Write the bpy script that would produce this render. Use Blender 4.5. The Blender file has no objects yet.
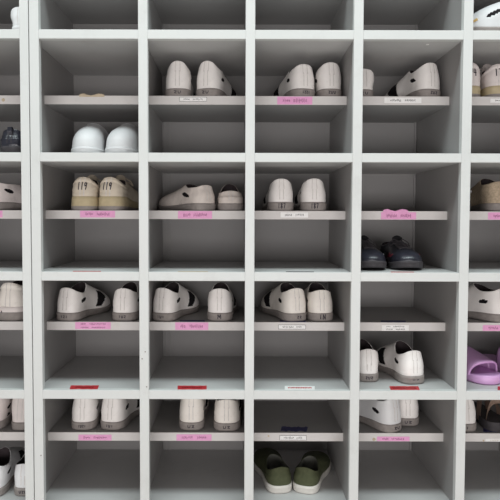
import bpy, bmesh, math, random
from mathutils import Vector, Matrix
from mathutils.bvhtree import BVHTree
rnd = random.Random(7)
C = bpy.context.scene.collection
S = bpy.context.scene

# ------------------------------------------------------------------ camera model (used to stand things where the photo has them)
F, TH, ROLL, PPX, PPY = 540.0, 0.0388, 0.0025, 237.06, 240.95
Z0 = 1.86                       # height of the rail near the top of the picture
CX, CY, CZ = 0.6045, -1.621, -0.5492 + Z0

def x_at(px, y, z):
    fw = (y - CY) * math.cos(TH) - (z - CZ) * math.sin(TH)
    return CX + (px - PPX) / F * fw
def z_at(py, y):
    v = -(py - PPY) / F
    dy = math.cos(TH) + v * math.sin(TH); dz = -math.sin(TH) + v * math.cos(TH)
    return CZ + (y - CY) * dz / dy

# ------------------------------------------------------------------ materials
def mat(name, col, rough=0.5, spec=0.5, var=0.0, scale=20.0, dirt=None, dirt_amt=0.0, bump=0.0, bscale=300.0, dscale=6.0):
    m = bpy.data.materials.new(name); m.use_nodes = True
    nt = m.node_tree; b = nt.nodes['Principled BSDF']
    b.inputs['Roughness'].default_value = rough
    b.inputs['Specular IOR Level'].default_value = spec
    tc = nt.nodes.new('ShaderNodeTexCoord')
    n = nt.nodes.new('ShaderNodeTexNoise'); n.inputs['Scale'].default_value = scale; n.inputs['Detail'].default_value = 4
    nt.links.new(tc.outputs['Object'], n.inputs['Vector'])
    r = nt.nodes.new('ShaderNodeValToRGB')
    r.color_ramp.elements[0].position = 0.3; r.color_ramp.elements[1].position = 0.7
    lo = [max(0, c * (1 - var)) for c in col]; hi = [min(1, c * (1 + var)) for c in col]
    r.color_ramp.elements[0].color = (*lo, 1); r.color_ramp.elements[1].color = (*hi, 1)
    nt.links.new(n.outputs['Fac'], r.inputs['Fac'])
    out = r.outputs['Color']
    if dirt is not None:
        n2 = nt.nodes.new('ShaderNodeTexNoise'); n2.inputs['Scale'].default_value = dscale; n2.inputs['Detail'].default_value = 8; n2.inputs['Roughness'].default_value = 0.7
        nt.links.new(tc.outputs['Object'], n2.inputs['Vector'])
        r2 = nt.nodes.new('ShaderNodeValToRGB')
        r2.color_ramp.elements[0].position = 0.55; r2.color_ramp.elements[0].color = (0, 0, 0, 1)
        r2.color_ramp.elements[1].position = 0.80; r2.color_ramp.elements[1].color = (dirt_amt,) * 3 + (1,)
        nt.links.new(n2.outputs['Fac'], r2.inputs['Fac'])
        mx = nt.nodes.new('ShaderNodeMix'); mx.data_type = 'RGBA'
        nt.links.new(r2.outputs['Color'], mx.inputs[0]); nt.links.new(out, mx.inputs[6]); mx.inputs[7].default_value = (*dirt, 1)
        out = mx.outputs[2]
    nt.links.new(out, b.inputs['Base Color'])
    if bump:
        n3 = nt.nodes.new('ShaderNodeTexNoise'); n3.inputs['Scale'].default_value = bscale
        nt.links.new(tc.outputs['Object'], n3.inputs['Vector'])
        bp = nt.nodes.new('ShaderNodeBump'); bp.inputs['Strength'].default_value = bump; bp.inputs['Distance'].default_value = 0.001
        nt.links.new(n3.outputs['Fac'], bp.inputs['Height']); nt.links.new(bp.outputs['Normal'], b.inputs['Normal'])
    return m

M = {}
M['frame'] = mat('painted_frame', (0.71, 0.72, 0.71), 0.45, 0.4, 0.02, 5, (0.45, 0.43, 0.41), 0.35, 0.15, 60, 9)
M['carcass'] = mat('carcass_shade_tone', (0.335, 0.325, 0.322), 0.55, 0.35, 0.03, 6, (0.38, 0.36, 0.34), 0.4, 0.1, 60, 7)  # darker than the frame, so the colour deepens the shade inside the cubbies
M['board'] = mat('board_lit_tone', (0.58, 0.575, 0.57), 0.5, 0.35, 0.03, 6, (0.42, 0.40, 0.38), 0.4, 0.1, 60, 7)  # lighter than the carcass, so the lit front strip of each floor reads bright
M['shelf'] = mat('worn_shelf_edge_lit', (0.74, 0.715, 0.70), 0.5, 0.35, 0.03, 8, (0.55, 0.50, 0.46), 0.45, 0.1, 60, 12)  # shelf edge paint with worn spots, pale to carry the frontal light
M['pink'] = mat('pink_label_paper', (0.90, 0.43, 0.71), 0.55, 0.3, 0.05, 60)
M['paper'] = mat('white_label_paper', (0.97, 0.96, 0.95), 0.55, 0.3, 0.04, 60)
M['ink'] = mat('black_ink', (0.03, 0.025, 0.04), 0.5, 0.3)
M['pinkink'] = mat('dark_purple_ink', (0.25, 0.05, 0.16), 0.5, 0.3)
M['navy'] = mat('navy_tape', (0.035, 0.035, 0.13), 0.5, 0.3, 0.2, 60)
M['red'] = mat('red_tape', (0.55, 0.035, 0.045), 0.45, 0.4, 0.15, 60, (0.75, 0.45, 0.42), 0.5, 0, 0, 60)
M['redink'] = mat('dark_red_ink', (0.25, 0.01, 0.015), 0.5, 0.3)
M['oldtape'] = mat('yellowed_tape', (0.60, 0.50, 0.36), 0.5, 0.3, 0.1, 60)
M['floor'] = mat('beige_floor', (0.55, 0.50, 0.46), 0.5, 0.4, 0.06, 3)
M['wall'] = mat('wall_paint', (0.62, 0.61, 0.59), 0.8, 0.2, 0.03, 3)
# shoe materials
M['w_leather'] = mat('white_leather', (0.92, 0.885, 0.86), 0.42, 0.45, 0.03, 30, (0.45, 0.39, 0.34), 0.5, 0.25, 220, 22)
M['w_canvas'] = mat('white_synthetic', (0.66, 0.66, 0.67), 0.5, 0.4, 0.03, 30, (0.45, 0.44, 0.43), 0.25, 0.2, 220, 22)
M['w_bright'] = mat('bright_white_leather', (0.80, 0.80, 0.81), 0.45, 0.45, 0.02, 30, (0.5, 0.48, 0.46), 0.25, 0.2, 220, 22)
M['w_ivory'] = mat('ivory_leather', (0.91, 0.86, 0.80), 0.45, 0.45, 0.04, 30, (0.42, 0.35, 0.29), 0.5, 0.3, 220, 22)
M['w_pinkish'] = mat('rosy_white_leather', (0.82, 0.75, 0.73), 0.5, 0.4, 0.04, 30, (0.40, 0.33, 0.31), 0.5, 0.3, 220, 22)
M['w_worn'] = mat('worn_grey_white_leather', (0.74, 0.67, 0.62), 0.55, 0.35, 0.10, 40, (0.17, 0.13, 0.12), 0.75, 0.5, 200, 26)
M['s_grey'] = mat('grey_rubber', (0.30, 0.27, 0.255), 0.6, 0.35, 0.12, 60, (0.14, 0.12, 0.11), 0.6, 0.4, 260, 40)
M['s_dark'] = mat('dark_rubber', (0.05, 0.045, 0.05), 0.6, 0.35, 0.2, 60)
M['s_white'] = mat('white_rubber', (0.72, 0.69, 0.64), 0.5, 0.4, 0.05, 60, (0.4, 0.36, 0.3), 0.5, 0.2, 220, 25)
M['s_beige'] = mat('beige_midsole', (0.56, 0.47, 0.30), 0.6, 0.35, 0.08, 50, (0.25, 0.19, 0.12), 0.6, 0.3, 200, 30)
M['u_beige'] = mat('beige_suede', (0.56, 0.47, 0.37), 0.75, 0.2, 0.08, 50, (0.30, 0.24, 0.2), 0.5, 0.5, 300, 25)
M['u_greige'] = mat('greige_leather', (0.70, 0.62, 0.51), 0.6, 0.3, 0.06, 50, (0.3, 0.26, 0.22), 0.5, 0.4, 300, 25)
M['u_black'] = mat('black_leather', (0.022, 0.023, 0.034), 0.28, 0.6, 0.3, 50, (0.09, 0.09, 0.11), 0.5, 0.6, 160, 30)
M['u_black_matt'] = mat('black_canvas', (0.018, 0.017, 0.02), 0.7, 0.3, 0.3, 50)
M['maroon'] = mat('maroon_trim', (0.22, 0.03, 0.05), 0.4, 0.5, 0.1, 50)
M['u_green'] = mat('olive_green_canvas', (0.080, 0.088, 0.046), 0.8, 0.25, 0.12, 80, None, 0, 0.5, 500)
M['g_lining'] = mat('grey_green_lining', (0.13, 0.13, 0.115), 0.85, 0.2, 0.15, 60)
M['lining'] = mat('dark_lining', (0.045, 0.035, 0.038), 0.85, 0.2, 0.2, 60)
M['lining_grey'] = mat('grey_lining', (0.16, 0.145, 0.145), 0.85, 0.2, 0.15, 60)
M['seam'] = mat('grey_stitching', (0.70, 0.66, 0.635), 0.6, 0.3, 0.1, 80)
M['slot'] = mat('black_elastic', (0.012, 0.010, 0.012), 0.8, 0.2)
M['lilac'] = mat('lilac_foam', (0.72, 0.42, 0.74), 0.38, 0.5, 0.04, 20)
M['tan'] = mat('tan_leather', (0.50, 0.36, 0.29), 0.5, 0.4, 0.12, 50)
M['knit'] = mat('beige_knit', (0.50, 0.40, 0.29), 0.85, 0.2, 0.2, 160, (0.25, 0.19, 0.14), 0.4, 0.8, 250, 60)
M['ochre'] = mat('ochre_tab', (0.62, 0.42, 0.16), 0.55, 0.3, 0.1, 60)
M['silver'] = mat('silver_grey_trim', (0.42, 0.42, 0.45), 0.35, 0.6, 0.1, 60)
M['yellow'] = mat('yellow_tag', (0.45, 0.42, 0.06), 0.5, 0.3)

# ------------------------------------------------------------------ helpers
def link_mesh(name, bm, mats, parent=None, smooth=False):
    me = bpy.data.meshes.new(name); bm.normal_update(); bm.to_mesh(me); bm.free()
    for m in mats: me.materials.append(M[m])
    if smooth:
        for p in me.polygons: p.use_smooth = True
    o = bpy.data.objects.new(name, me); C.objects.link(o)
    if parent: o.parent = parent
    return o
def thing(name, label, cat, loc=(0, 0, 0), rz=0.0, group=None):
    o = bpy.data.objects.new(name, None); C.objects.link(o)
    o.empty_display_size = 0.05; o.location = loc; o.rotation_euler = (0, 0, rz)
    o['label'] = label; o['category'] = cat
    if group: o['group'] = group
    return o
def box(bm, x0, x1, y0, y1, z0, z1, mi=0, bev=0.0):
    vs = [bm.verts.new((x, y, z)) for z in (z0, z1) for y in (y0, y1) for x in (x0, x1)]
    idx = [(0, 2, 3, 1), (4, 5, 7, 6), (0, 1, 5, 4), (2, 6, 7, 3), (0, 4, 6, 2), (1, 3, 7, 5)]
    fs = []
    for q in idx:
        f = bm.faces.new([vs[i] for i in q]); f.material_index = mi; fs.append(f)
    if bev:
        es = list({e for f in fs for e in f.edges})
        r = bmesh.ops.bevel(bm, geom=es, offset=bev, segments=2, affect='EDGES', profile=0.6)
        for f in r['faces']: f.material_index = mi
def box_obj(name, x0, x1, y0, y1, z0, z1, m, parent=None, bev=0.0):
    bm = bmesh.new(); box(bm, x0, x1, y0, y1, z0, z1, 0, bev)
    return link_mesh(name, bm, [m], parent)
def catmull(pts, n):
    """closed catmull-rom through pts, n samples per span"""
    out = []; k = len(pts)
    for i in range(k):
        p0, p1, p2, p3 = (Vector(pts[(i + j - 1) % k]) for j in range(4))
        for s in range(n):
            t = s / n
            out.append(0.5 * ((2 * p1) + (-p0 + p2) * t + (2 * p0 - 5 * p1 + 4 * p2 - p3) * t * t + (-p0 + 3 * p1 - 3 * p2 + p3) * t ** 3))
    return out
def sstep(a, b, x):
    if a > b: return 1 - sstep(b, a, x)
    t = max(0.0, min(1.0, (x - a) / (b - a))); return t * t * (3 - 2 * t)
def in_poly(p, poly):
    x, y = p; c = False; n = len(poly)
    for i in range(n):
        x1, y1 = poly[i]; x2, y2 = poly[(i + 1) % n]
        if (y1 > y) != (y2 > y) and x < (x2 - x1) * (y - y1) / (y2 - y1) + x1: c = not c
    return c
def tube(bm, pts, r, mi=0, seg=8, closed=False):
    n = len(pts); rings = []
    for i, p in enumerate(pts):
        p = Vector(p)
        a = Vector(pts[(i - 1) % n] if closed or i > 0 else pts[i]); b = Vector(pts[(i + 1) % n] if closed or i < n - 1 else pts[i])
        d = (b - a).normalized() if (b - a).length > 1e-9 else Vector((0, 1, 0))
        u = d.cross(Vector((0, 0, 1)))
        if u.length < 1e-4: u = d.cross(Vector((1, 0, 0)))
        u.normalize(); w = d.cross(u)
        rings.append([bm.verts.new(p + (u * math.cos(2 * math.pi * k / seg) + w * math.sin(2 * math.pi * k / seg)) * r) for k in range(seg)])
    m = n if closed else n - 1
    for i in range(m):
        A, B = rings[i], rings[(i + 1) % n]
        for k in range(seg):
            f = bm.faces.new((A[k], A[(k + 1) % seg], B[(k + 1) % seg], B[k])); f.material_index = mi
    if not closed:
        for R in (rings[0][::-1], rings[-1]):
            f = bm.faces.new(R); f.material_index = mi

# ------------------------------------------------------------------ shoe generator (heel at origin, toe towards +y, metres)
LAT = [(0, 0), (.021, .005), (.033, .024), (.0355, .055), (.035, .09), (.038, .125), (.045, .16), (.0485, .195), (.043, .228), (.026, .256), (0, .266)]
MED = [(0, 0), (.021, .005), (.032, .024), (.033, .055), (.030, .09), (.032, .125), (.040, .16), (.044, .195), (.041, .228), (.027, .254)]
TOP = [(0, .012, .106), (.015, .014, .104), (.0245, .025, .098), (.029, .045, .089), (.028, .065, .085), (.025, .082, .091), (.0205, .097, .103),
       (.015, .107, .111), (.010, .113, .115), (.005, .116, .117), (0, .117, .118)]
SP = 10
STROKES = {
 '1': [[(.5, 1), (.45, 0)]], '9': [[(.85, .75), (.5, 1), (.15, .8), (.3, .5), (.8, .6), (.85, .9), (.75, .4), (.55, 0)]],
 '7': [[(.1, .95), (.9, 1), (.4, 0)]], '4': [[(.3, 1), (.1, .45), (.95, .5)], [(.75, .95), (.65, 0)]],
 '8': [[(.8, .85), (.5, 1), (.2, .8), (.5, .52), (.85, .25), (.5, 0), (.15, .22), (.5, .52), (.8, .85)]],
 'N': [[(.1, 0), (.15, 1), (.8, 0), (.9, 1)]], 'M': [[(.05, 0), (.1, 1), (.5, .3), (.85, 1), (.95, 0)]],
 '|': [[(.5, .9), (.5, .1)]], '-': [[(.1, .5), (.9, .55)]], ' ': [],
 'z': [[(.1, .9), (.9, .8), (.2, .2), (.9, .1)]], 'u': [[(.1, .9), (.2, .1), (.7, .1), (.9, .9)]],
}
def marks(text, cx, cz, w, h):
    """strokes in the x/z plane, centred"""
    out = []; n = len(text); cw = w / n
    for i, ch in enumerate(text):
        for s in STROKES[ch]:
            out.append([(cx - w / 2 + cw * (i + .1 + .8 * a), cz - h / 2 + h * b) for a, b in s])
    return out

def shoe_shape(p):
    """returns outline list (N) of base points, top points"""
    mir = -1 if p.get('left') else 1
    ws = p.get('wide', 1.07); ls = p.get('length', 0.266) / 0.266
    hw = p.get('heel_wide', 1.0) * 1.10
    hh = p.get('heel', .106); ih = p.get('instep', .113); dip = p.get('dip', .085); iy = p.get('open_y', .117)
    base = LAT + [(-x, y) for x, y in MED[:0:-1]]
    base = [(x * ws * (hw + (1 - hw) * sstep(.05, .16, y)) * mir, y * ls, 0) for x, y in base]
    def tp(x, y, z):
        # remap heights: heel .106, dip .085, instep .118
        if y < .065: zz = dip + (hh - dip) * (z - .085) / .021 - p.get('dome', .5) * .008 * min(1, abs(x) / .0245) ** 2 * sstep(.06, .03, y)
        else: zz = dip + (ih - dip) * (z - .085) / .033
        return (x * p.get('top_wide', 1.0) * 1.27, y * iy / .117 * ls, zz)
    topr = [tp(*t) for t in TOP]
    top = topr + [(-x, y, z) for x, y, z in topr[-2:0:-1]]
    top = [(x * mir, y, z) for x, y, z in top]
    return catmull(base, SP), catmull(top, SP), ls

def make_shoe(p, root):
    base, top, ls = shoe_shape(p); N = len(base)
    hs, ts = p.get('sole_heel', .027), p.get('sole_toe', .019)
    spring = p.get('spring', .010)
    def zb(y): return spring * sstep(.18 * ls, .275 * ls, y) ** 1.3
    def zt(y): return zb(y) + hs + (ts - hs) * sstep(.05 * ls, .17 * ls, y)
    cen = Vector((0, 0.13 * ls, 0))
    nrm = []
    for i in range(N):
        t = (base[(i + 1) % N] - base[i - 1]); t.z = 0; t.normalize()
        n = Vector((t.y, -t.x, 0))
        if n.dot(base[i] - cen) < 0: n = -n
        nrm.append(n)
    flip = bool(p.get('left'))
    def quad(bm, a, b, c, d, mi):
        f = bm.faces.new((a, b, c, d) if not flip else (d, c, b, a)); f.material_index = mi; f.smooth = True; return f
    def cap(bm, ring, mi, up):
        h = N // 2
        for i in range(h):
            a, b = ring[i], ring[i + 1]; c, d = ring[(N - i - 1) % N], ring[(N - i) % N]
            vs = []
            for v in (a, b, c, d):
                if v not in vs: vs.append(v)
            if len(vs) >= 3:
                if up == flip: vs = vs[::-1]
                f = bm.faces.new(vs); f.material_index = mi; f.smooth = True
    # ---- sole
    bm = bmesh.new(); rings = []
    prof = p.get('sole_prof', [(-.004, 0), (0.0, .06), (.0015, .3), (.001, .62), (.002, .68), (.0015, .95), (-.0015, 1.0)])
    for off, k in prof:
        R = []
        for i, b in enumerate(base):
            lo, hi = zb(b.y), zt(b.y)
            q = b + nrm[i] * (off + .001 + p.get('flare', 0) * (1 - k)); R.append(bm.verts.new((q.x, q.y, lo + (hi - lo) * k)))
        rings.append(R)
    for j in range(len(rings) - 1):
        k = prof[j][1]
        mi = 1 if (p.get('sole2') and k < p.get('sole_split', .3)) else 0
        for i in range(N): quad(bm, rings[j][i], rings[j][(i + 1) % N], rings[j + 1][(i + 1) % N], rings[j + 1][i], mi)
    cap(bm, rings[0], 1 if p.get('sole2') else 0, False); cap(bm, rings[-1], 0, True)
    sole = link_mesh('sole', bm, [p['sole']] + ([p['sole2']] if p.get('sole2') else []), root)
    # ---- upper
    K = 22; bm = bmesh.new(); grid = []; P3 = []
    taper_out = p.get('bulge', .004)
    for j in range(K + 1):
        t = j / K; R = []; RR = []
        for i in range(N):
            B = base[i] - nrm[i] * .0015; B = Vector((B.x, B.y, zt(base[i].y) - .001)); T = top[i]; n = nrm[i]
            tau = sstep(.085 * ls, .19 * ls, base[i].y)
            C1 = B + n * taper_out + Vector((0, 0, .034 * (1 - tau) + p.get('toe_h', .034) * tau))
            hor = Vector((B.x - T.x, B.y - T.y, 0))
            C2 = T + (n * .0055 - Vector((0, 0, .028))) * (1 - tau) + (hor * .45 - Vector((0, 0, p.get('slope', .032)))) * tau
            q = B * (1 - t) ** 3 + C1 * 3 * t * (1 - t) ** 2 + C2 * 3 * t * t * (1 - t) + T * t ** 3
            # relief: rand above the sole, collar roll, heel seams
            d = 0
            if q.z < zt(base[i].y) + .008: d += .0010
            if p.get('collar') and t > .8 and tau < .5: d += .003 * math.sin((t - .8) / .2 * math.pi)
            if tau < .05 and j > 2 and abs(abs(q.x) - .0065) < .0016 and q.y < .03: d -= .0007
            if tau < .05 and p.get('panel') and q.y < .035 and q.z < p['panel']: d += .0012
            q = q + n * d
            RR.append(q); R.append(None)
        P3.append(RR)
    def region(q):
        y = q.y / ls
        if p.get('slot', True):
            a = p.get('slot_tilt', .25); dy = y - p.get('slot_y', .054); dz = q.z - p.get('slot_z', .063)
            u = dy * math.cos(a) + dz * math.sin(a); v = -dy * math.sin(a) + dz * math.cos(a)
            if (u / p.get('slot_len', .0165)) ** 2 + (v / .0064) ** 2 < 1: return 1
        if p.get('gap', True):
            if in_poly((y, q.z), [(.138, .027), (.156, .082), (.186, .074), (.200, .054), (.170, .029)]): return 1
        if p.get('tip') and q.z > p['tip'] and y < .05: return 2
        if p.get('seam_y') and abs(y + (q.z - .06) * .3 - p['seam_y']) < .0018: return 3
        if y < .03 and q.z > .035 and abs(abs(q.x) - .0068) < .0012: return 3
        return 0
    cls = []
    for j in range(K):
        cls.append([region((P3[j][i] + P3[j + 1][i] + P3[j][(i + 1) % N] + P3[j + 1][(i + 1) % N]) / 4) for i in range(N)])
    for j in range(K + 1):
        R = []
        for i in range(N):
            q = P3[j][i]
            nb = [cls[jj][ii % N] for jj in (j - 1, j) if 0 <= jj < K for ii in (i - 1, i)]
            if all(c == 1 for c in nb): q = q - nrm[i] * .0025
            R.append(bm.verts.new(q))
        grid.append(R)
    MI = {0: 0, 1: 2, 2: 3, 3: 4}
    for j in range(K):
        for i in range(N): quad(bm, grid[j][i], grid[j][(i + 1) % N], grid[j + 1][(i + 1) % N], grid[j + 1][i], MI[cls[j][i]])
    # rim and inside wall
    th = p.get('thick', .0045); prev = grid[-1]
    ins_z = hs + .004
    tc = Vector((0, sum(t.y for t in top) / N, 0))
    for (o, dz, mi) in ((.25, .0012, 0), (.75, .0008, 0), (1.0, -.003, 1), (1.15, -.02, 1), (1.1, -.05, 1), (.9, -.5, 1)):
        R = []
        for i in range(N):
            T = top[i]; inw = (tc - Vector((T.x, T.y, 0))); inw.normalize()
            if dz < -.3: z = ins_z + .0; q = Vector((T.x, T.y, 0)) + inw * .002; q.z = z
            else:
                q = T + inw * th * o; q.z = max(ins_z, T.z + dz)
                if T.y > .10 * ls and dz < -.01: q.z = max(ins_z, T.z + dz - .02)
            R.append(bm.verts.new(q))
        for i in range(N): quad(bm, prev[i], prev[(i + 1) % N], R[(i + 1) % N], R[i], mi)
        prev = R
    up = link_mesh('upper', bm, [p['upper'], p.get('lining', 'lining'), 'slot', p.get('second', p['upper']), 's_dark' if p['upper'].startswith('u_bl') else p['upper'] if p['upper'] in ('u_green', 'knit') else 'seam'], root)
    # ---- insole
    bm = bmesh.new(); R0 = [bm.verts.new((b.x * .86, .006 + b.y * .93, hs + .0005 + zb(b.y))) for b in base]
    R1 = [bm.verts.new((b.x * .84, .006 + b.y * .93, hs + .0040 + zb(b.y))) for b in base]
    for i in range(N): quad(bm, R0[i], R0[(i + 1) % N], R1[(i + 1) % N], R1[i], 0)
    cap(bm, R0, 0, False); cap(bm, R1, 0, True)
    # keep the insole inside the upper: squash its front part
    link_mesh('insole', bm, [p.get('insole', 'lining_grey')], root)
    # ---- marks on the heel
    bvh = BVHTree.FromObject(up, bpy.context.evaluated_depsgraph_get()) if False else None
    def bvh_of(o):
        me = o.data; return BVHTree.FromPolygons([v.co.copy() for v in me.vertices], [tuple(f.vertices) for f in me.polygons])
    for (text, where, w, h, cz, r) in p.get('marks', []):
        tgt = sole if where == 'sole' else up; tree = bvh_of(tgt); bm = bmesh.new(); got = False
        for s in marks(text, p.get('mark_x', 0.0), cz, w, h):
            pts = []
            for a in range(len(s) - 1):
                for k in range(5):
                    t = k / 5; pts.append((s[a][0] + (s[a + 1][0] - s[a][0]) * t, s[a][1] + (s[a + 1][1] - s[a][1]) * t))
            pts.append(s[-1]); hit = []
            for x, z in pts:
                h_ = tree.ray_cast(Vector((x, -.1, z)), Vector((0, 1, 0)))
                if h_[0]: hit.append(h_[0] + Vector((0, -.0003, 0)))
            if len(hit) > 1: tube(bm, hit, r, 0, 5); got = True
        if got:
            o = link_mesh('heel_number' if where != 'sole' else 'heel_stamp', bm, ['ink'], tgt)
        else: bm.free()
    # ---- extras
    if p.get('pull_tab'):
        bm = bmesh.new(); zz = p.get('heel', .106)
        pts = [(0, .008, zz - .022), (0, .0045, zz - .006), (0, .007, zz + .006), (0, .013, zz + .006), (0, .017, zz - .004)]
        for a, b in zip(pts[:-1], pts[1:]):
            vs = [bm.verts.new((sx * .007, q[1] - o, q[2])) for q in (a, b) for o in (0, .0018) for sx in (-1, 1)]
            for q in ((0, 1, 5, 4), (2, 6, 7, 3), (0, 4, 6, 2), (1, 3, 7, 5), (0, 2, 3, 1), (4, 5, 7, 6)): bm.faces.new([vs[k] for k in q])
        link_mesh('pull_tab', bm, [p['pull_tab']], root)
    if p.get('laces'):
        tree = bvh_of(up); bm = bmesh.new()
        for k in range(5):
            y0 = (.125 + .017 * k) * ls
            for sgn in (1, -1):
                pts = []
                for a in range(9):
                    x = (-1 + 2 * a / 8) * .019; y = y0 + sgn * .005 * (x / .019)
                    h_ = tree.ray_cast(Vector((x, y, .2)), Vector((0, 0, -1)))
                    if h_[0]: pts.append(h_[0] + Vector((0, 0, .0018)))
                if len(pts) > 2: tube(bm, pts, .0022, 0, 6)
        # bow
        for sgn in (-1, 1):
            zt0 = p.get('instep', .118)
            lp = [(0, .128, zt0 - .002), (sgn * .014, .124, zt0 + .006), (sgn * .030, .128, zt0 - .004), (sgn * .034, .140, zt0 - .018), (sgn * .020, .138, zt0 - .008), (0, .130, zt0 - .003)]
            tube(bm, [Vector((a, b * ls, c)) for a, b, c in lp], .0018, 0, 6)
        link_mesh('laces', bm, [p['laces']], root)
        bm = bmesh.new(); zt0 = p.get('instep', .118)
        vs = []
        for a in range(7):
            x = (-1 + 2 * a / 6) * .017
            for b in range(5):
                t = b / 4
                vs.append(bm.verts.new((x, (.118 - .010 * t) * ls, zt0 - .012 + .030 * t - (x / .017) ** 2 * .008)))
        for a in range(6):
            for b in range(4):
                i = a * 5 + b; bm.faces.new((vs[i], vs[i + 1], vs[i + 6], vs[i + 5]))
        g = bmesh.ops.solidify(bm, geom=bm.faces[:], thickness=.004)
        link_mesh('tongue', bm, [p.get('tongue', p['upper'])], root, True)
    if p.get('side_patch'):
        matn, pts2, name = p['side_patch']; tree = bvh_of(up)
        for sgn in (-1, 1):
            bm = bmesh.new(); hit = []
            for y, z in pts2:
                h_ = tree.ray_cast(Vector((sgn * .2, y * ls, z)), Vector((-sgn, 0, 0)))
                if h_[0]: hit.append(h_[0] + Vector((sgn * .0004, 0, 0)))
            if len(hit) > 1: tube(bm, hit, p.get('patch_r', .0022), 0, 6)
            if len(bm.verts): link_mesh(name, bm, [matn], up)
            else: bm.free()
    return root

def put(kind, label, cat, px, depth, z, yaw, p, group=None, toe_out=False):
    """px: where the near end (heel, or toe if toe_out) stands in the photograph; yaw>0 turns the far end right (degrees)"""
    x = x_at(px, depth, z); a = -math.radians(yaw)
    L = p.get('length', .266)
    if toe_out:
        loc = Vector((x, depth, z)) + Matrix.Rotation(a, 3, 'Z') @ Vector((0, L, 0)); rz = a + math.pi
    else:
        loc = Vector((x, depth, z)); rz = a
    r = thing(kind, label, cat, loc, rz, group)
    make_shoe(p, r)
    return r

# ------------------------------------------------------------------ racks
T = .027                                            # board thickness
RZ = [Z0 + .3602, Z0, Z0 - .3624, Z0 - .7198, Z0 - 1.0805, Z0 - 1.4409, Z0 - 1.80]
DEPTH = .413; REC = .103
def rack(name, label, stiles, left_edge, right_edge):
    """stiles: list of (face_x0, face_x1, panel_x0, panel_x1)"""
    t = thing(name, label, 'shoe rack', ((left_edge + right_edge) / 2, 0, 0))
    ox = t.location.x
    top = RZ[0] + T / 2
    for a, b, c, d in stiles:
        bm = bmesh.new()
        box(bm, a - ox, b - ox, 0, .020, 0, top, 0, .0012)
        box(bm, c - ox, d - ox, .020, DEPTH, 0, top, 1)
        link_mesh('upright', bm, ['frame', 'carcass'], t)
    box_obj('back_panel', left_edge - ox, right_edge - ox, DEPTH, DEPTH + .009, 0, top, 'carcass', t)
    cells = {}
    for r, zc in enumerate(RZ):
        for k in range(len(stiles) - 1):
            a = stiles[k][1] - ox; b = stiles[k + 1][0] - ox; pa = stiles[k][3] - ox; pb = stiles[k + 1][2] - ox
            bm = bmesh.new()
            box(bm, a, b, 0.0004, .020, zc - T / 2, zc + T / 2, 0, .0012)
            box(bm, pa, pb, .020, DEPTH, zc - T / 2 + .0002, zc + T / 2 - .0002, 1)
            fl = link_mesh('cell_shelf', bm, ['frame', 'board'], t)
            sh = None
            if r < len(RZ) - 1:
                zt = zc - T / 2 - .144
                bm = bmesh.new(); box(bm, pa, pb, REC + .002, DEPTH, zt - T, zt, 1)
                box(bm, pa, pb, REC, REC + .002, zt - T, zt, 0)  # pale front edge on a darker body: frontal light put into the colour
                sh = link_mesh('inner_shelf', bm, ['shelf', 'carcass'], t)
            cells[(r, k)] = (fl, sh, zc, pa + ox, pb + ox)
    box_obj('plinth', left_edge - ox + .01, right_edge - ox - .01, .03, .05, 0, RZ[-1] - T / 2, 'carcass', t)
    return t, cells
SW = .0280; PN = .0145
cent = [None, .3238, .6427, .9632, 1.288]
st = [(-.0128, .0152, -.0128, -.0060)]
for c in cent[1:]: st.append((c - SW / 2, c + SW / 2, c - SW / 2 + .0005, c - SW / 2 + PN))
st.append((1.594, 1.624, 1.607, 1.624))
main, MC = rack('shoe_rack', 'wide pale grey cubbyhole shoe rack filling the middle and right of the photo', st, -.0128, 1.624)
Lr = -.0415
ls_ = [(-.700, -.672, -.700, -.684), (-.366, -.338, -.3655, -.351), (Lr, -.0155, -.0220, -.0155)]
left, LC = rack('shoe_rack', 'pale grey cubbyhole shoe rack along the left edge, only its right column seen', ls_, -.700, -.0155)

# surfaces the shoes stand on: row index r = rail above the cell
def up_z(r): return RZ[r] - T / 2 - .144            # top of the inner shelf
def lo_z(r): return RZ[r + 1] + T / 2 - .0002       # top of the cell floor

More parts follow.
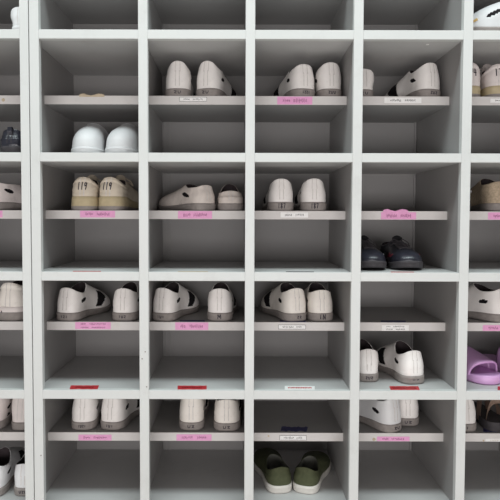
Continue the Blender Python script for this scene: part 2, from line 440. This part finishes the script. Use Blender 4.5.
# ------------------------------------------------------------------ stickers
def scribble(bm, x0, x1, z0, z1, fn, mi, seed, lines=1, big=False):
    r = random.Random(seed)
    for ln in range(lines):
        za = z0 + (z1 - z0) * (ln + .22) / lines; zb = z0 + (z1 - z0) * (ln + .78) / lines
        x = x0 + (x1 - x0) * .16; xe = x1 - (x1 - x0) * .16
        gap_at = r.uniform(.35, .6)
        while x < xe:
            w = r.uniform(.0012, .0030)
            f = (x - x0) / (x1 - x0)
            if abs(f - gap_at) > .05:
                a = za + (zb - za) * r.uniform(0, .35); b = zb - (zb - za) * r.uniform(0, .35)
                if r.random() < .5: fn(bm, x, x + w * .45, a, b, mi)
                else:
                    m = (a + b) / 2; fn(bm, x, x + w, m - .0005, m + .0005, mi); fn(bm, x, x + w * .4, a, b, mi)
            x += w + r.uniform(.0004, .0012)
def front_label(cell, px0, px1, py0, py1, m='pink', ink='pinkink', seed=0, lines=1, border=False, tilt=0.0, text=True):
    fl, sh, zc, a, b = cell
    y = REC; zm = z_at((py0 + py1) / 2, y)
    top = zc - T / 2 - .144
    x0, x1 = x_at(px0, y, zm), x_at(px1, y, zm); z0, z1 = z_at(py1, y), z_at(py0, y)
    z1 = min(z1, top - .0012); z0 = max(z0, top - T + .001)
    x0 = max(x0, a + .001); x1 = min(x1, b - .001)
    ox = sh.parent.location.x; bm = bmesh.new()
    box(bm, x0 - ox, x1 - ox, y - .0007, y + .0005, z0, z1, 0)
    def fn(bm, xa, xb, za, zb, mi): box(bm, xa - ox, xb - ox, y - .0010, y - .0006, za, zb, mi)
    if text: scribble(bm, x0, x1, z0, z1, fn, 1, seed, lines)
    if border:
        w = .0009
        for q in ((x0, x1, z0, z0 + w), (x0, x1, z1 - w, z1), (x0, x0 + w, z0, z1), (x1 - w, x1, z0, z1)): fn(bm, *q, 1)
    o = link_mesh('name_label', bm, [m, ink], sh)
    o['label'] = {'pink': 'pink paper name label', 'paper': 'white paper name label'}.get(m, 'old label')
    if tilt:
        c = Vector(((x0 + x1) / 2 - ox, y, (z0 + z1) / 2)); o.matrix_local = Matrix.Translation(c) @ Matrix.Rotation(math.radians(tilt), 4, 'Y') @ Matrix.Translation(-c)
    return o
def top_strip(part, px0, px1, y0, y1, z, m, name, label, skew=0.0, jag=0, ink=None, seed=1):
    ox = part.parent.location.x; bm = bmesh.new(); n = 14; r = random.Random(seed)
    lo, hi = [], []
    for i in range(n + 1):
        t = i / n; px = px0 + (px1 - px0) * t
        ja = r.uniform(-jag, jag); jb = r.uniform(-jag, jag)
        lo.append((x_at(px, y0, z) - ox, y0 + ja)); hi.append((x_at(px, y1, z) + skew - ox, y1 + jb))
    A = [[bm.verts.new((x, y, z + h)) for x, y in L] for h in (0.0002, .0008) for L in (lo, hi)]
    for i in range(n):
        for a, b in ((A[0], A[1]),): bm.faces.new((a[i], b[i], b[i + 1], a[i + 1]))
        bm.faces.new((A[2][i], A[2][i + 1], A[3][i + 1], A[3][i])); bm.faces.new((A[0][i], A[0][i + 1], A[2][i + 1], A[2][i])); bm.faces.new((A[1][i], A[3][i], A[3][i + 1], A[1][i + 1]))
    bm.faces.new((A[0][0], A[2][0], A[3][0], A[1][0])); bm.faces.new((A[0][n], A[1][n], A[3][n], A[2][n]))
    if ink:
        x = lo[0][0] + .012
        while x < hi[-1][0] - .014:
            w = r.uniform(.002, .005); box(bm, x, x + w, y0 + (y1 - y0) * .3, y0 + (y1 - y0) * .65, z + .0006, z + .0011, 1); x += w + .0015
    o = link_mesh(name, bm, [m] + ([ink] if ink else []), part); o['label'] = label
    return o
# row numbers: r=1 is the row under the rail at the top of the photo
front_label(MC[(1, 1)], 179, 206.5, 97.2, 101.6, 'paper', 'ink', 3, border=True)
front_label(MC[(1, 2)], 277, 312, 96.5, 104.5, 'pink', 'pinkink', 4)
front_label(MC[(1, 3)], 384, 421, 97.2, 102.6, 'paper', 'ink', 5)
front_label(MC[(1, 4)], 490, 520, 98, 102, 'paper', 'ink', 6)
front_label(MC[(2, 0)], 80, 115, 210.2, 217.8, 'pink', 'pinkink', 7)
front_label(MC[(2, 1)], 178, 212, 210.5, 218.8, 'pink', 'pinkink', 8)
front_label(MC[(2, 2)], 280.5, 308, 212.2, 217.4, 'paper', 'ink', 9)
front_label(MC[(2, 3)], 381, 416, 211.8, 219.2, 'pink', 'pinkink', 10)
front_label(MC[(2, 4)], 488, 522, 211.8, 219.2, 'pink', 'pinkink', 11)
front_label(LC[(2, 1)], -30, 2.5, 210, 218, 'pink', 'pinkink', 12)
front_label(MC[(3, 0)], 75.5, 111, 321.5, 329.5, 'pink', 'pinkink', 13, 2)
front_label(MC[(3, 1)], 175.5, 208.5, 322.5, 330, 'pink', 'pinkink', 14)
front_label(MC[(3, 2)], 278.5, 306, 324.6, 329, 'paper', 'ink', 15, border=True)
front_label(MC[(3, 3)], 382, 409, 324.8, 330.5, 'paper', 'ink', 16, 2)
front_label(MC[(3, 4)], 483, 519, 324.5, 331.8, 'pink', 'pinkink', 17)
front_label(MC[(4, 0)], 79, 112, 435, 442, 'pink', 'pinkink', 18)
front_label(MC[(4, 1)], 177, 212, 434.5, 441.8, 'pink', 'pinkink', 19)
front_label(MC[(4, 2)], 280, 307, 435.2, 440, 'paper', 'ink', 20, border=True)
front_label(MC[(4, 3)], 377.5, 410, 436.2, 443, 'pink', 'pinkink', 21)
front_label(MC[(4, 4)], 486, 515, 438, 442.5, 'paper', 'oldtape', 22)
# tapes lying on the shelves
for (r, c, a, b) in ((3, 1, 180, 205), (3, 2, 280, 306), (3, 3, 381, 406)):
    top_strip(MC[(r, c)][1], a, b, REC + .002, REC + .032, up_z(r), 'navy', 'navy_tape', 'navy blue tape', 0, .001, None, r * 7 + c)
top_strip(MC[(4, 2)][1], 281, 307, REC + .014, REC + .050, up_z(4), 'navy', 'navy_tape', 'torn navy blue tape', 0.004, .005, None, 5)
top_strip(MC[(4, 4)][1], 484, 505, REC + .012, REC + .045, up_z(4), 'navy', 'navy_tape', 'navy blue tape', 0, .003, None, 6)
def curl(part, px0, px1, z, m):
    ox = part.parent.location.x; bm = bmesh.new(); n = 18; r = random.Random(3); rows = []
    for i in range(n + 1):
        x = x_at(px0 + (px1 - px0) * i / n, REC, z) - ox; h = .004 + .003 * math.sin(i * .55) + r.uniform(-.0008, .0008)
        rows.append([bm.verts.new((x, REC + yy, z + zz)) for yy, zz in ((-.0014, -.004), (-.0014, h * .6), (.0002, h), (.012, .0009), (-.0001, .0003))])
    for i in range(n):
        for k in range(5): bm.faces.new((rows[i][k], rows[i][(k + 1) % 5], rows[i + 1][(k + 1) % 5], rows[i + 1][k]))
    bm.faces.new(rows[0]); bm.faces.new(rows[-1][::-1]); bmesh.ops.recalc_face_normals(bm, faces=bm.faces[:])
    o = link_mesh('tape_residue', bm, [m], part); o['label'] = 'yellowed curling tape'
curl(MC[(1, 0)][1], 79, 104, up_z(1), 'oldtape')
curl(MC[(2, 3)][1], 383, 408, up_z(2), 'pink')
def disc(name, part, x, y, z, r, m, axis, lab=None, hole=False):
    ox = part.parent.location.x if part.parent else part.location.x; bm = bmesh.new()
    R = Matrix.Rotation(math.pi / 2, 4, 'X') if axis == 'y' else Matrix.Identity(4)
    bmesh.ops.create_cone(bm, cap_ends=True, segments=20, radius1=r, radius2=r * .8, depth=.0012, matrix=Matrix.Translation((x - ox, y, z)) @ R)
    o = link_mesh(name, bm, [m], part)
    if lab: o['label'] = lab
for cell, px_, py_, m_ in ((MC[(4, 3)], 374.5, 439, 'oldtape'), (LC[(1, 1)], 3, 100.5, 'oldtape'), (MC[(4, 4)], 484, 440, 'oldtape'), (MC[(4, 2)], 269, 436, 'oldtape')):
    disc('round_sticker', cell[1], x_at(px_, REC, z_at(py_, REC)), REC - .0004, z_at(py_, REC), .0055 if px_ < 400 and px_ != 269 else .003, m_, 'y', 'small brown round sticker')
fl = MC[(1, 3)][0]; disc('screw_cap', MC[(1, 3)][0], x_at(427, .045, RZ[1] - T / 2), .045, RZ[1] - T / 2 - .0004, .005, 'paper', 'z')
for px_, py_ in ((145.5, 352), (142.5, 359), (147, 387), (41.5, 456)):
    part = [c_ for c_ in main.children if c_.name.startswith('upright')][1 if px_ > 100 else 0]
    disc('scuff_mark', part, x_at(px_, 0, z_at(py_, 0)), -.0003, z_at(py_, 0), .0022, 's_grey', 'y', 'small dark scuff')
for X0, X1 in ((.330, .334), (.346, .353), (1.2655, 1.2705)):
    box_obj('batten', X0 - main.location.x, X1 - main.location.x, DEPTH - .006, DEPTH, .08, RZ[0] - .02, 'carcass', main)
for (c, a, b, m, ink) in ((0, 70, 98, 'red', 'redink'), (1, 178, 207, 'red', 'redink'), (2, 285, 315, 'paper', 'red'), (3, 391, 420, 'red', 'redink'), (4, 498, 528, 'red', 'redink')):
    lab = 'white tape crossed with red' if m == 'paper' else 'red tape'
    top_strip(MC[(4, c)][0] if False else MC[(4, c)][0], a, b, .010, .046, RZ[4] + T / 2, m, 'floor_tape', lab, .004 if c in (0,) else -.004 if c == 3 else 0, .0012, ink, 30 + c)
for (c, a, b, m) in ((0, 73, 101, 'red'), (2, 286, 314, 'ink'), (3, 391, 414, 'red'), (1, 178, 208, 'oldtape')):
    top_strip(MC[(3, c)][0], a, b, .006, .020, RZ[3] + T / 2, m, 'floor_tape', {'red': 'red tape', 'ink': 'black tape', 'oldtape': 'faded tape'}[m], 0, .001, None, 40 + c)

# ------------------------------------------------------------------ shoes
def P(**k):
    d = dict(upper='w_leather', sole='s_grey'); d.update(k); return d
GN = 'white work shoes on the inner shelves'
lift = .0003
D0 = REC + .008
U = lambda r: up_z(r) + lift
Lw = lambda r: lo_z(r) + .0005
SM = lambda t: [(t, 'sole', .026, .010, .0145, .0011)]
shoe = lambda label, px, dep, z, yaw, p, **k: put('work_shoe', label, 'shoe', px, dep, z, yaw, p, GN, **k)

# column 1
put('white_sneaker', 'bright white sneaker with toe facing out, left one under the empty top-left shelf', 'shoe', 84, .050, Lw(1), -3,
    P(upper='w_canvas', sole='w_canvas', seam_y=.196, sole_heel=.022, sole_toe=.02, gap=False, slot=False, left=False, instep=.117, heel=.09, spring=.004, toe_h=.056, slope=.022, open_y=.140, top_wide=1.35), 'white sneakers toe out', toe_out=True)
put('white_sneaker', 'bright white sneaker with toe facing out, right one against the post in the top-left cubby', 'shoe', 116, .050, Lw(1), 3,
    P(upper='w_canvas', sole='w_canvas', seam_y=.196, sole_heel=.022, sole_toe=.02, gap=False, slot=False, left=True, instep=.116, heel=.09, spring=.004, toe_h=.056, slope=.022, open_y=.140, top_wide=1.35), 'white sneakers toe out', toe_out=True)
run = dict(wide=.97, upper='u_greige', second='u_beige', sole='s_beige', sole2='s_grey', sole_split=.25, sole_heel=.046, sole_toe=.030, gap=False, slot=False, collar=True, heel_wide=1.08, heel=.107, dip=.082, instep=.105, tip=None, marks=[('119', 'upper', .033, .024, .078, .0016)], flare=.004, laces='u_beige', panel=.088)
put('running_shoe', 'beige running shoe with 119 handwritten on its heel, left of the pair', 'shoe', 82, D0, U(2), 2, P(**run, left=True), 'beige running shoes marked 119')
put('running_shoe', 'beige running shoe with 119 handwritten on its heel, right of the pair, its side showing', 'shoe', 108, D0, U(2), 9, P(**run, mark_x=-.004), 'beige running shoes marked 119')
shoe('white work shoe turned right, left one above the two-line pink label', 64.5, D0 + .002, U(3), 14, P(left=True, marks=SM('|z|')))
shoe('white work shoe beside the post, right one above the two-line pink label', 122.5, D0 + .004, U(3), 4, P(left=False, heel=.104, marks=SM('|uz')))
shoe('crumpled white work shoe, left one above the lowest-left pink label', 82.5, D0 + .008, U(4), -1, P(upper='w_leather', left=True, dip=.092, heel=.101, slot_y=.050, dome=0, marks=SM('|uz|')))
shoe('white work shoe turned right, right one above the lowest-left pink label', 110, D0 + .010, U(4), 9, P(left=False, dip=.092, heel=.101, dome=0, marks=SM('|u|')))
# column 2
shoe('ivory-white work shoe with rounded heel, left one above the boxed white label at top', 177, D0 + .004, U(1), 0, P(left=True, heel=.116, dip=.092, instep=.112, dome=1.2, marks=SM('zu')))
shoe('ivory-white work shoe splayed right, right one above the boxed white label at top', 205, D0 + .004, U(1), 16, P(left=False, heel=.116, dip=.092, instep=.112, dome=1.2, marks=SM('zu')))
worn = dict(upper='w_worn', sole='s_grey', heel=.082, dip=.074, instep=.090, sole_heel=.024, sole_toe=.018, slot_z=.052, slot_y=.075, slot_len=.024, gap=False)
put('worn_shoe', 'dirty grey-white flattened shoe turned sideways, its toe towards the left', 'shoe', 209, D0 + .010, U(2), -40, P(**worn, left=True), 'worn dirty shoes')
put('worn_shoe', 'dirty grey-white shoe with a wide dark opening beside the post', 'shoe', 231, D0 + .006, U(2), -4, P(**{**worn, 'heel': .064, 'dip': .060, 'instep': .092, 'slot': False, 'wide': .98, 'heel_wide': 1.1}), 'worn dirty shoes')
shoe('white work shoe turned right, left one above the navy tape and pink label', 161, D0 + .004, U(3), 17, P(left=True, marks=SM('|u|')))
shoe('white work shoe with a black M on its grey heel, standing straight', 219.5, D0 + .006, U(3), 1, P(left=False, marks=[('M', 'sole', .014, .015, .015, .0013)], heel=.104))
shoe('scuffed white work shoe, left one above the pink label in the second bottom cubby', 191.5, D0 + .008, U(4), 0, P(upper='w_ivory', left=True, heel=.108, dip=.092, slot_y=.046, marks=SM('uz')))
shoe('scuffed white work shoe close to the post, right of the pink label, second bottom cubby', 227, D0 + .002, U(4), 0, P(upper='w_ivory', left=False, heel=.100, dip=.09, slot_y=.046, heel_wide=1.06, marks=SM('uz')))
# column 3
shoe('white work shoe turned left, left one above the pink label in the top row', 305.5, D0 + .004, U(1), -14, P(left=True, heel=.106, dip=.088, marks=SM('|zz|')))
shoe('white work shoe turned slightly left, right one above the pink label in the top row', 331.5, D0 + .004, U(1), -6, P(wide=1.0, left=False, heel=.112, dip=.092, marks=SM('zuu')))
M187 = [('187', 'sole', .026, .016, .016, .0013)]
shoe('clean white work shoe with 187 on its beige-grey heel, left of the pair', 281.5, D0 + .002, U(2), 0, P(upper='w_leather', left=True, heel=.103, instep=.107, sole_heel=.029, marks=M187, top_wide=.95))
shoe('clean white work shoe with 187 on its beige-grey heel, right of the pair', 314.5, D0 + .002, U(2), 0, P(upper='w_leather', left=False, heel=.104, instep=.108, sole_heel=.029, marks=M187, top_wide=.95))
shoe('ivory work shoe turned far left, left one above boxed white label, third row', 298, D0 + .004, U(3), -17, P(upper='w_ivory', left=True, marks=SM(' zz'), dip=.088))
shoe('ivory work shoe with a black N on its grey heel', 322.5, D0 + .006, U(3), -4, P(upper='w_ivory', left=False, marks=[('|N', 'sole', .024, .017, .015, .0015)], heel=.100, dip=.088))
grn = dict(upper='u_green', sole='s_white', lining='g_lining', insole='g_lining', gap=False, slot=False, heel=.080, dip=.058, instep=.074, sole_heel=.026, sole_toe=.022, spring=.006, open_y=.128, slope=.018, toe_h=.026, thick=.003)
put('slip_on_shoe', 'olive green canvas slip-on with white sole, left of the pair', 'shoe', 282.5, .080, Lw(4), -10, P(**grn, left=True), 'olive green slip-ons')
put('slip_on_shoe', 'olive green canvas slip-on with white sole, right of the pair and turned outward', 'shoe', 304, .080, Lw(4), 20, P(**{**grn, 'length': .25}), 'olive green slip-ons')
# column 4
shoe('white work shoe half hidden by the post, left one above the scribbled white tape', 364, D0 + .012, U(1), 3, P(wide=.86, left=True, heel=.094, dip=.084, instep=.1, marks=SM('zu'))) 
shoe('white work shoe turned left towards the corner, right one above the scribbled white tape', 433, D0 + .006, U(1), -17, P(left=False, heel=.112, dip=.09, marks=SM('zuz')))
blk = dict(upper='u_black', sole='s_dark', gap=False, slot=False, laces='s_dark', tongue='u_black_matt', instep=.088, heel=.08, dip=.07, sole_heel=.026, sole_toe=.022, toe_h=.032, slope=.026, length=.262, side_patch=('silver', [(.15, .036), (.17, .050), (.19, .040), (.205, .048)], 'side_stripe'))
put('black_sneaker', 'black laced sneaker with toe facing out, left of the dark pair', 'shoe', 375, .052, Lw(2), 0, P(**blk), 'black sneakers', toe_out=True)
put('black_sneaker', 'black laced sneaker with maroon trim and toe facing out, right of the dark pair', 'shoe', 411.5, .052, Lw(2), 0, P(**{**blk, 'side_patch': ('maroon', [(.15, .036), (.17, .050), (.19, .040), (.205, .048)], 'side_stripe')}, left=True), 'black sneakers', toe_out=True)
shoe('white work shoe beside the post on a cubby floor, left of its pair', 369.5, .088, Lw(3), 0, P(wide=.95, left=True, heel=.103, marks=SM('zuz')))
shoe('white work shoe with open collar turned left on a cubby floor behind red tape', 416, .066, Lw(3), -10, P(left=False, heel=.104, dip=.084, marks=SM('--')))
shoe('large white work shoe with a yellow tag, seen side-on above the bottom right pink label', 397, D0 + .000, U(4), -30, P(upper='w_bright', left=True, heel=.110, dip=.094, marks=SM('zu'), side_patch=('yellow', [(.112, .086), (.120, .087)], 'yellow_tag')))
shoe('white work shoe tucked behind the large one in the bottom row', 408.5, D0 + .05, U(4), 4, P(length=.238, left=False, heel=.107, dip=.09, marks=SM('uz')))
# column 5 (right edge)
put('white_clog', 'white shoe with a black slot and ochre tab in the top right corner', 'shoe', 548, .050, Lw(0), -82, P(upper='w_canvas', left=True, length=.255, heel=.112, dip=.105, instep=.115, slope=.012, toe_h=.045, slot_z=.062, slot_y=.178, slot_len=.026, slot_tilt=-.45, side_patch=('ochre', [(.228, .046), (.238, .042), (.246, .038)], 'ochre_tab'), patch_r=.004, gap=False))
r174 = dict(wide=.97, upper='w_pinkish', sole='s_beige', sole2='s_grey', sole_split=.2, sole_heel=.038, sole_toe=.026, gap=False, slot=False, collar=True, heel_wide=1.05, heel=.113, marks=[('174', 'upper', .036, .024, .080, .0016)], laces='w_pinkish', panel=.09)
put('running_shoe', 'off-white running shoe marked 174, half hidden by the right post', 'shoe', 471, D0 + .004, U(1), 0, P(**r174, left=True), 'off-white running shoes marked 174')
put('running_shoe', 'off-white running shoe marked 174 cut by the right edge of the photo', 'shoe', 500, D0 + .002, U(1), 3, P(**{**r174, 'heel': .108}), 'off-white running shoes marked 174')
put('dark_shoe', 'dark shoe with a pale tag behind the right post', 'shoe', 463, D0 + .03, U(2), 0, P(wide=.9, upper='u_black_matt', sole='s_dark', gap=False, slot=False, heel=.085, side_patch=('silver', [(.03, .066), (.045, .070)], 'pale_tag'), patch_r=.004, left=True))
put('knit_shoe', 'beige knitted shoe with a white sole line at the right edge', 'shoe', 501, D0 + .01, U(2), -1, P(wide=.98, upper='knit', sole='s_grey', gap=False, slot=False, heel=.096, dip=.088, heel_wide=1.05))
shoe('white work shoe lying side-on above the right edge pink label', 506, D0 + .004, U(3), -32, P(upper='w_leather', left=True, heel=.108, dip=.095, slot_tilt=-.1))
shoe('white work shoe behind the right post in the bottom row', 467.5, D0 + .002, U(4), 0, P(left=True, heel=.104, marks=SM('|')))

# slides (right edge, lilac)
def slide(px, dep, z, yaw, label, left_):
    p = dict(left=left_, length=.27, wide=1.22)
    a = -math.radians(yaw); L = .27
    loc = Vector((x_at(px, dep, z), dep, z)) + Matrix.Rotation(a, 3, 'Z') @ Vector((0, L, 0))
    root = thing('slide_sandal', label, 'sandal', loc, a + math.pi, 'lilac slides')
    base, _, ls = shoe_shape(p); N = len(base); bm = bmesh.new(); rings = []
    cen = Vector((0, .13, 0)); nr = []
    for i in range(N):
        t = base[(i + 1) % N] - base[i - 1]; t.normalize(); n = Vector((t.y, -t.x, 0))
        nr.append(n if n.dot(base[i] - cen) > 0 else -n)
    def zt(y): return .026 + .006 * sstep(.10, .02, y) + .004 * sstep(.22, .27, y)
    for off, k in ((-.006, 0), (-.001, .12), (.001, .4), (.0005, .8), (-.002, .97), (-.006, 1.0), (-.012, .93)):
        rings.append([bm.verts.new((b.x + nr[i].x * off, b.y + nr[i].y * off, zt(b.y) * k)) for i, b in enumerate(base)])
    for j in range(len(rings) - 1):
        for i in range(N): bm.faces.new((rings[j][i], rings[j][(i + 1) % N], rings[j + 1][(i + 1) % N], rings[j + 1][i]))
    for R in (rings[0], rings[-1]):
        for i in range(N // 2):
            vs = []
            for v in (R[i], R[i + 1], R[(N - i - 1) % N], R[(N - i) % N]):
                if v not in vs: vs.append(v)
            if len(vs) > 2: bm.faces.new(vs)
    bmesh.ops.recalc_face_normals(bm, faces=bm.faces[:])
    link_mesh('sole', bm, ['lilac'], root, True)
    # strap: arches from near the toe to mid foot
    bm = bmesh.new(); J, K = 14, 24; G = []
    mir = -1 if left_ else 1
    for side in (0, 1):
        gg = []
        for j in range(J + 1):
            t = j / J; y = .232 - .115 * t
            wl = max(b.x * mir for b in base if abs(b.y - y) < .02) ; wm = max(-b.x * mir for b in base if abs(b.y - y) < .02)
            wl += .001; wm += .001
            h = .066 + .026 * t ** .8 - .004 * math.sin(t * math.pi)
            R = []
            for k in range(K + 1):
                an = math.pi * k / K; c = math.cos(an); s = math.sin(an)
                x = (wl if c > 0 else wm) * (abs(c) ** .75) * (1 if c > 0 else -1)
                z = .010 + (h - .010) * (s ** .7)
                if side: x *= .91; z = .010 + (h - .0055 - .010) * (s ** .7)
                yy = y + (.016 * (abs(c) ** 2) if t > .5 else -.02 * (abs(c) ** 2) * (1 - 2 * t)) * 1.0
                R.append(bm.verts.new((x * mir, yy, z)))
            gg.append(R)
        G.append(gg)
    for g in G:
        for j in range(J):
            for k in range(K): bm.faces.new((g[j][k], g[j][k + 1], g[j + 1][k + 1], g[j + 1][k]))
    for j in (0, J):
        for k in range(K): bm.faces.new((G[0][j][k], G[0][j][k + 1], G[1][j][k + 1], G[1][j][k]))
    for k in (0, K):
        for j in range(J): bm.faces.new((G[0][j][k], G[0][j + 1][k], G[1][j + 1][k], G[1][j][k]))
    bmesh.ops.recalc_face_normals(bm, faces=bm.faces[:])
    link_mesh('strap', bm, ['lilac'], root, True)
slide(496, .058, Lw(3), -16, 'lilac foam slide sandal with toe facing out beside the right post', True)
slide(540, .070, Lw(3), -14, 'lilac foam slide sandal barely in view beyond its twin at the right edge', False)

# strappy sandal (bottom right)
def strappy(px, dep, z, yaw, label, m, mir=1):
    loc = Vector((x_at(px, dep, z), dep, z)); root = thing('strappy_sandal', label, 'sandal', loc, -math.radians(yaw))
    p = dict(left=mir < 0, length=.25); base, _, ls = shoe_shape(p); N = len(base); bm = bmesh.new()
    zz = lambda y: .030 - .012 * sstep(.06, .17, y)
    A = [bm.verts.new((b.x, b.y, 0)) for b in base]; B = [bm.verts.new((b.x, b.y, zz(b.y))) for b in base]
    for i in range(N): bm.faces.new((A[i], A[(i + 1) % N], B[(i + 1) % N], B[i]))
    for R in (A, B):
        for i in range(N // 2):
            vs = []
            for v in (R[i], R[i + 1], R[(N - i - 1) % N], R[(N - i) % N]):
                if v not in vs: vs.append(v)
            if len(vs) > 2: bm.faces.new(vs)
    bmesh.ops.recalc_face_normals(bm, faces=bm.faces[:])
    link_mesh('sole', bm, ['s_dark'], root)
    for (ya, yb, h, w, tw) in ((.165, .165, .055, .036, .045), (.075, .150, .085, .030, .036), (.150, .075, .088, .030, .036), (.020, .028, .098, .020, .033)):
        bm = bmesh.new(); K = 20; vs = []
        for k in range(K + 1):
            an = math.pi * k / K; c, s = math.cos(an), math.sin(an)
            y = ya + (yb - ya) * (1 - c) / 2; x = c * tw * (abs(c) ** -.25 if abs(c) > .01 else 1); zt_ = .012 + (h - .012) * s ** .75
            if ya < .03: y = ya - .012 * s + .012
            row = []
            for e in (-1, 1):
                row.append(bm.verts.new((x, y + e * w / 2 * (1 if ya > .03 else .2), zt_ + (0 if ya > .03 else e * w / 2 * s))))
            vs.append(row)
        for k in range(K): bm.faces.new((vs[k][0], vs[k][1], vs[k + 1][1], vs[k + 1][0]))
        bmesh.ops.solidify(bm, geom=bm.faces[:], thickness=.003)
        link_mesh('strap', bm, [m], root, True)
strappy(501, D0 + .004, U(4), -3, 'tan strappy sandal at the right edge above the faded label', 'tan')

# left rack
put('white_sneaker', 'white shoe with rounded heel in the top left corner', 'shoe', 19, .045, Lw(0), -4, P(wide=.70, length=.25, left=True, upper='w_bright', sole='w_bright', gap=False, slot=False, heel=.086, dip=.08, heel_wide=1.05, marks=[('--', 'sole', .03, .006, .008, .001)]))
put('flat_slipper', 'low dark slipper deep in the top left corner cubby', 'slipper', -12, .10, Lw(0), 0, P(upper='u_black_matt', sole='s_dark', gap=False, slot=False, heel=.040, dip=.036, instep=.05, sole_heel=.016, sole_toe=.014, slope=.01, toe_h=.02, laces=None))
put('black_shoe', 'black shoe with a grey patch at the left edge above a cubby floor', 'shoe', 9, .060, Lw(1), 4, P(upper='u_black', sole='s_dark', gap=False, slot=False, heel=.080, dip=.07, instep=.085, marks=[], second='lining_grey', tip=None, pull_tab='u_black', panel=.05))
shoe('white work shoe with black slot, toe towards the right, beside the left rack post', -13, D0 + .022, U(2), 38, P(upper='w_pinkish', left=False, heel=.098, dip=.085, instep=.085, slot_tilt=-.3, gap=False))
put('walking_shoe', 'large off-white walking shoe with a beige midsole band at the left edge', 'shoe', 8, D0 + .0, U(3), 4, P(upper='w_ivory', sole='w_pinkish', sole2='s_grey', sole_split=.5, sole_heel=.046, sole_toe=.03, heel=.122, dip=.108, instep=.125, heel_wide=1.2, wide=1.06, gap=False, slot=False, collar=True, marks=[('|', 'sole', .01, .010, .030, .0012)], mark_x=-.02))
shoe('rosy-white work shoe cut by the left edge, left of its pair', -8, D0 + .008, U(4), 0, P(wide=.92, upper='w_pinkish', left=True, heel=.112, dip=.098, instep=.12))
shoe('rosy-white work shoe beside the left rack post, right of its pair', 20, D0 + .004, U(4), 0, P(wide=.92, upper='w_pinkish', left=False, heel=.106, dip=.098, instep=.118))
for lab, px, dep, lf in (('bright white work shoe with open collar, lower left corner of the photo', -9, .050, True), ('bright white work shoe with open collar, beside the post in the lower left corner', 23.5, .060, False)):
    put('work_shoe', lab, 'shoe', px, dep, Lw(4), 0, P(upper='w_bright', wide=.98, left=lf, heel=.098, dip=.086, marks=SM('uzu'), thick=.003), 'bright white work shoes')

# ------------------------------------------------------------------ room
def struct(name, *a):
    o = box_obj(name, *a); o['kind'] = 'structure'; return o
struct('floor', -4, 5, -4, .6, -.05, 0, 'floor')
struct('wall_back', -4, 5, DEPTH + .012, DEPTH + .112, 0, 3.2, 'wall')

# ------------------------------------------------------------------ light
w = bpy.data.worlds.new('World'); S.world = w; w.use_nodes = True
bg = w.node_tree.nodes['Background']; bg.inputs[0].default_value = (1.0, .94, .92, 1); bg.inputs[1].default_value = .19
def area(name, loc, sx, sy, power, col, rot=(0, 0, 0)):
    d = bpy.data.lights.new(name, 'AREA'); d.shape = 'RECTANGLE'; d.size = sx; d.size_y = sy; d.energy = power; d.color = col
    o = bpy.data.objects.new(name, d); C.objects.link(o); o.location = loc; o.rotation_euler = rot
    return o
area('ceiling_light', (.6, -.85, 3.7), 4.0, .40, 88, (.86, .98, .98))
area('front_fill', (.6, -3.8, .75), 5.0, .9, 84, (1.0, .965, .955), (math.pi / 2, 0, 0))  # unseen soft fill, added behind the camera to brighten heels and back panels

# ------------------------------------------------------------------ camera
cd = bpy.data.cameras.new('Camera'); cam = bpy.data.objects.new('Camera', cd); C.objects.link(cam)
cd.sensor_width = 36; cd.lens = F * 36 / 500
cd.shift_x = (250 - PPX) / 500; cd.shift_y = -(250 - PPY) / 500
cd.clip_start = .05
R = Vector((1, 0, 0)); Uv = Vector((0, math.sin(TH), math.cos(TH))); Fw = Vector((0, math.cos(TH), -math.sin(TH)))
c, s = math.cos(ROLL), math.sin(ROLL)
X = R * c + Uv * s; Y = -R * s + Uv * c; Zc = -Fw
m = Matrix((X, Y, Zc)).transposed().to_4x4(); m.translation = (CX, CY, CZ)
cam.matrix_world = m
S.camera = cam
S.view_settings.view_transform = 'Standard'; S.view_settings.look = 'None'
S.view_settings.exposure = 0.0; S.view_settings.gamma = 1; S.view_settings.use_curve_mapping = False
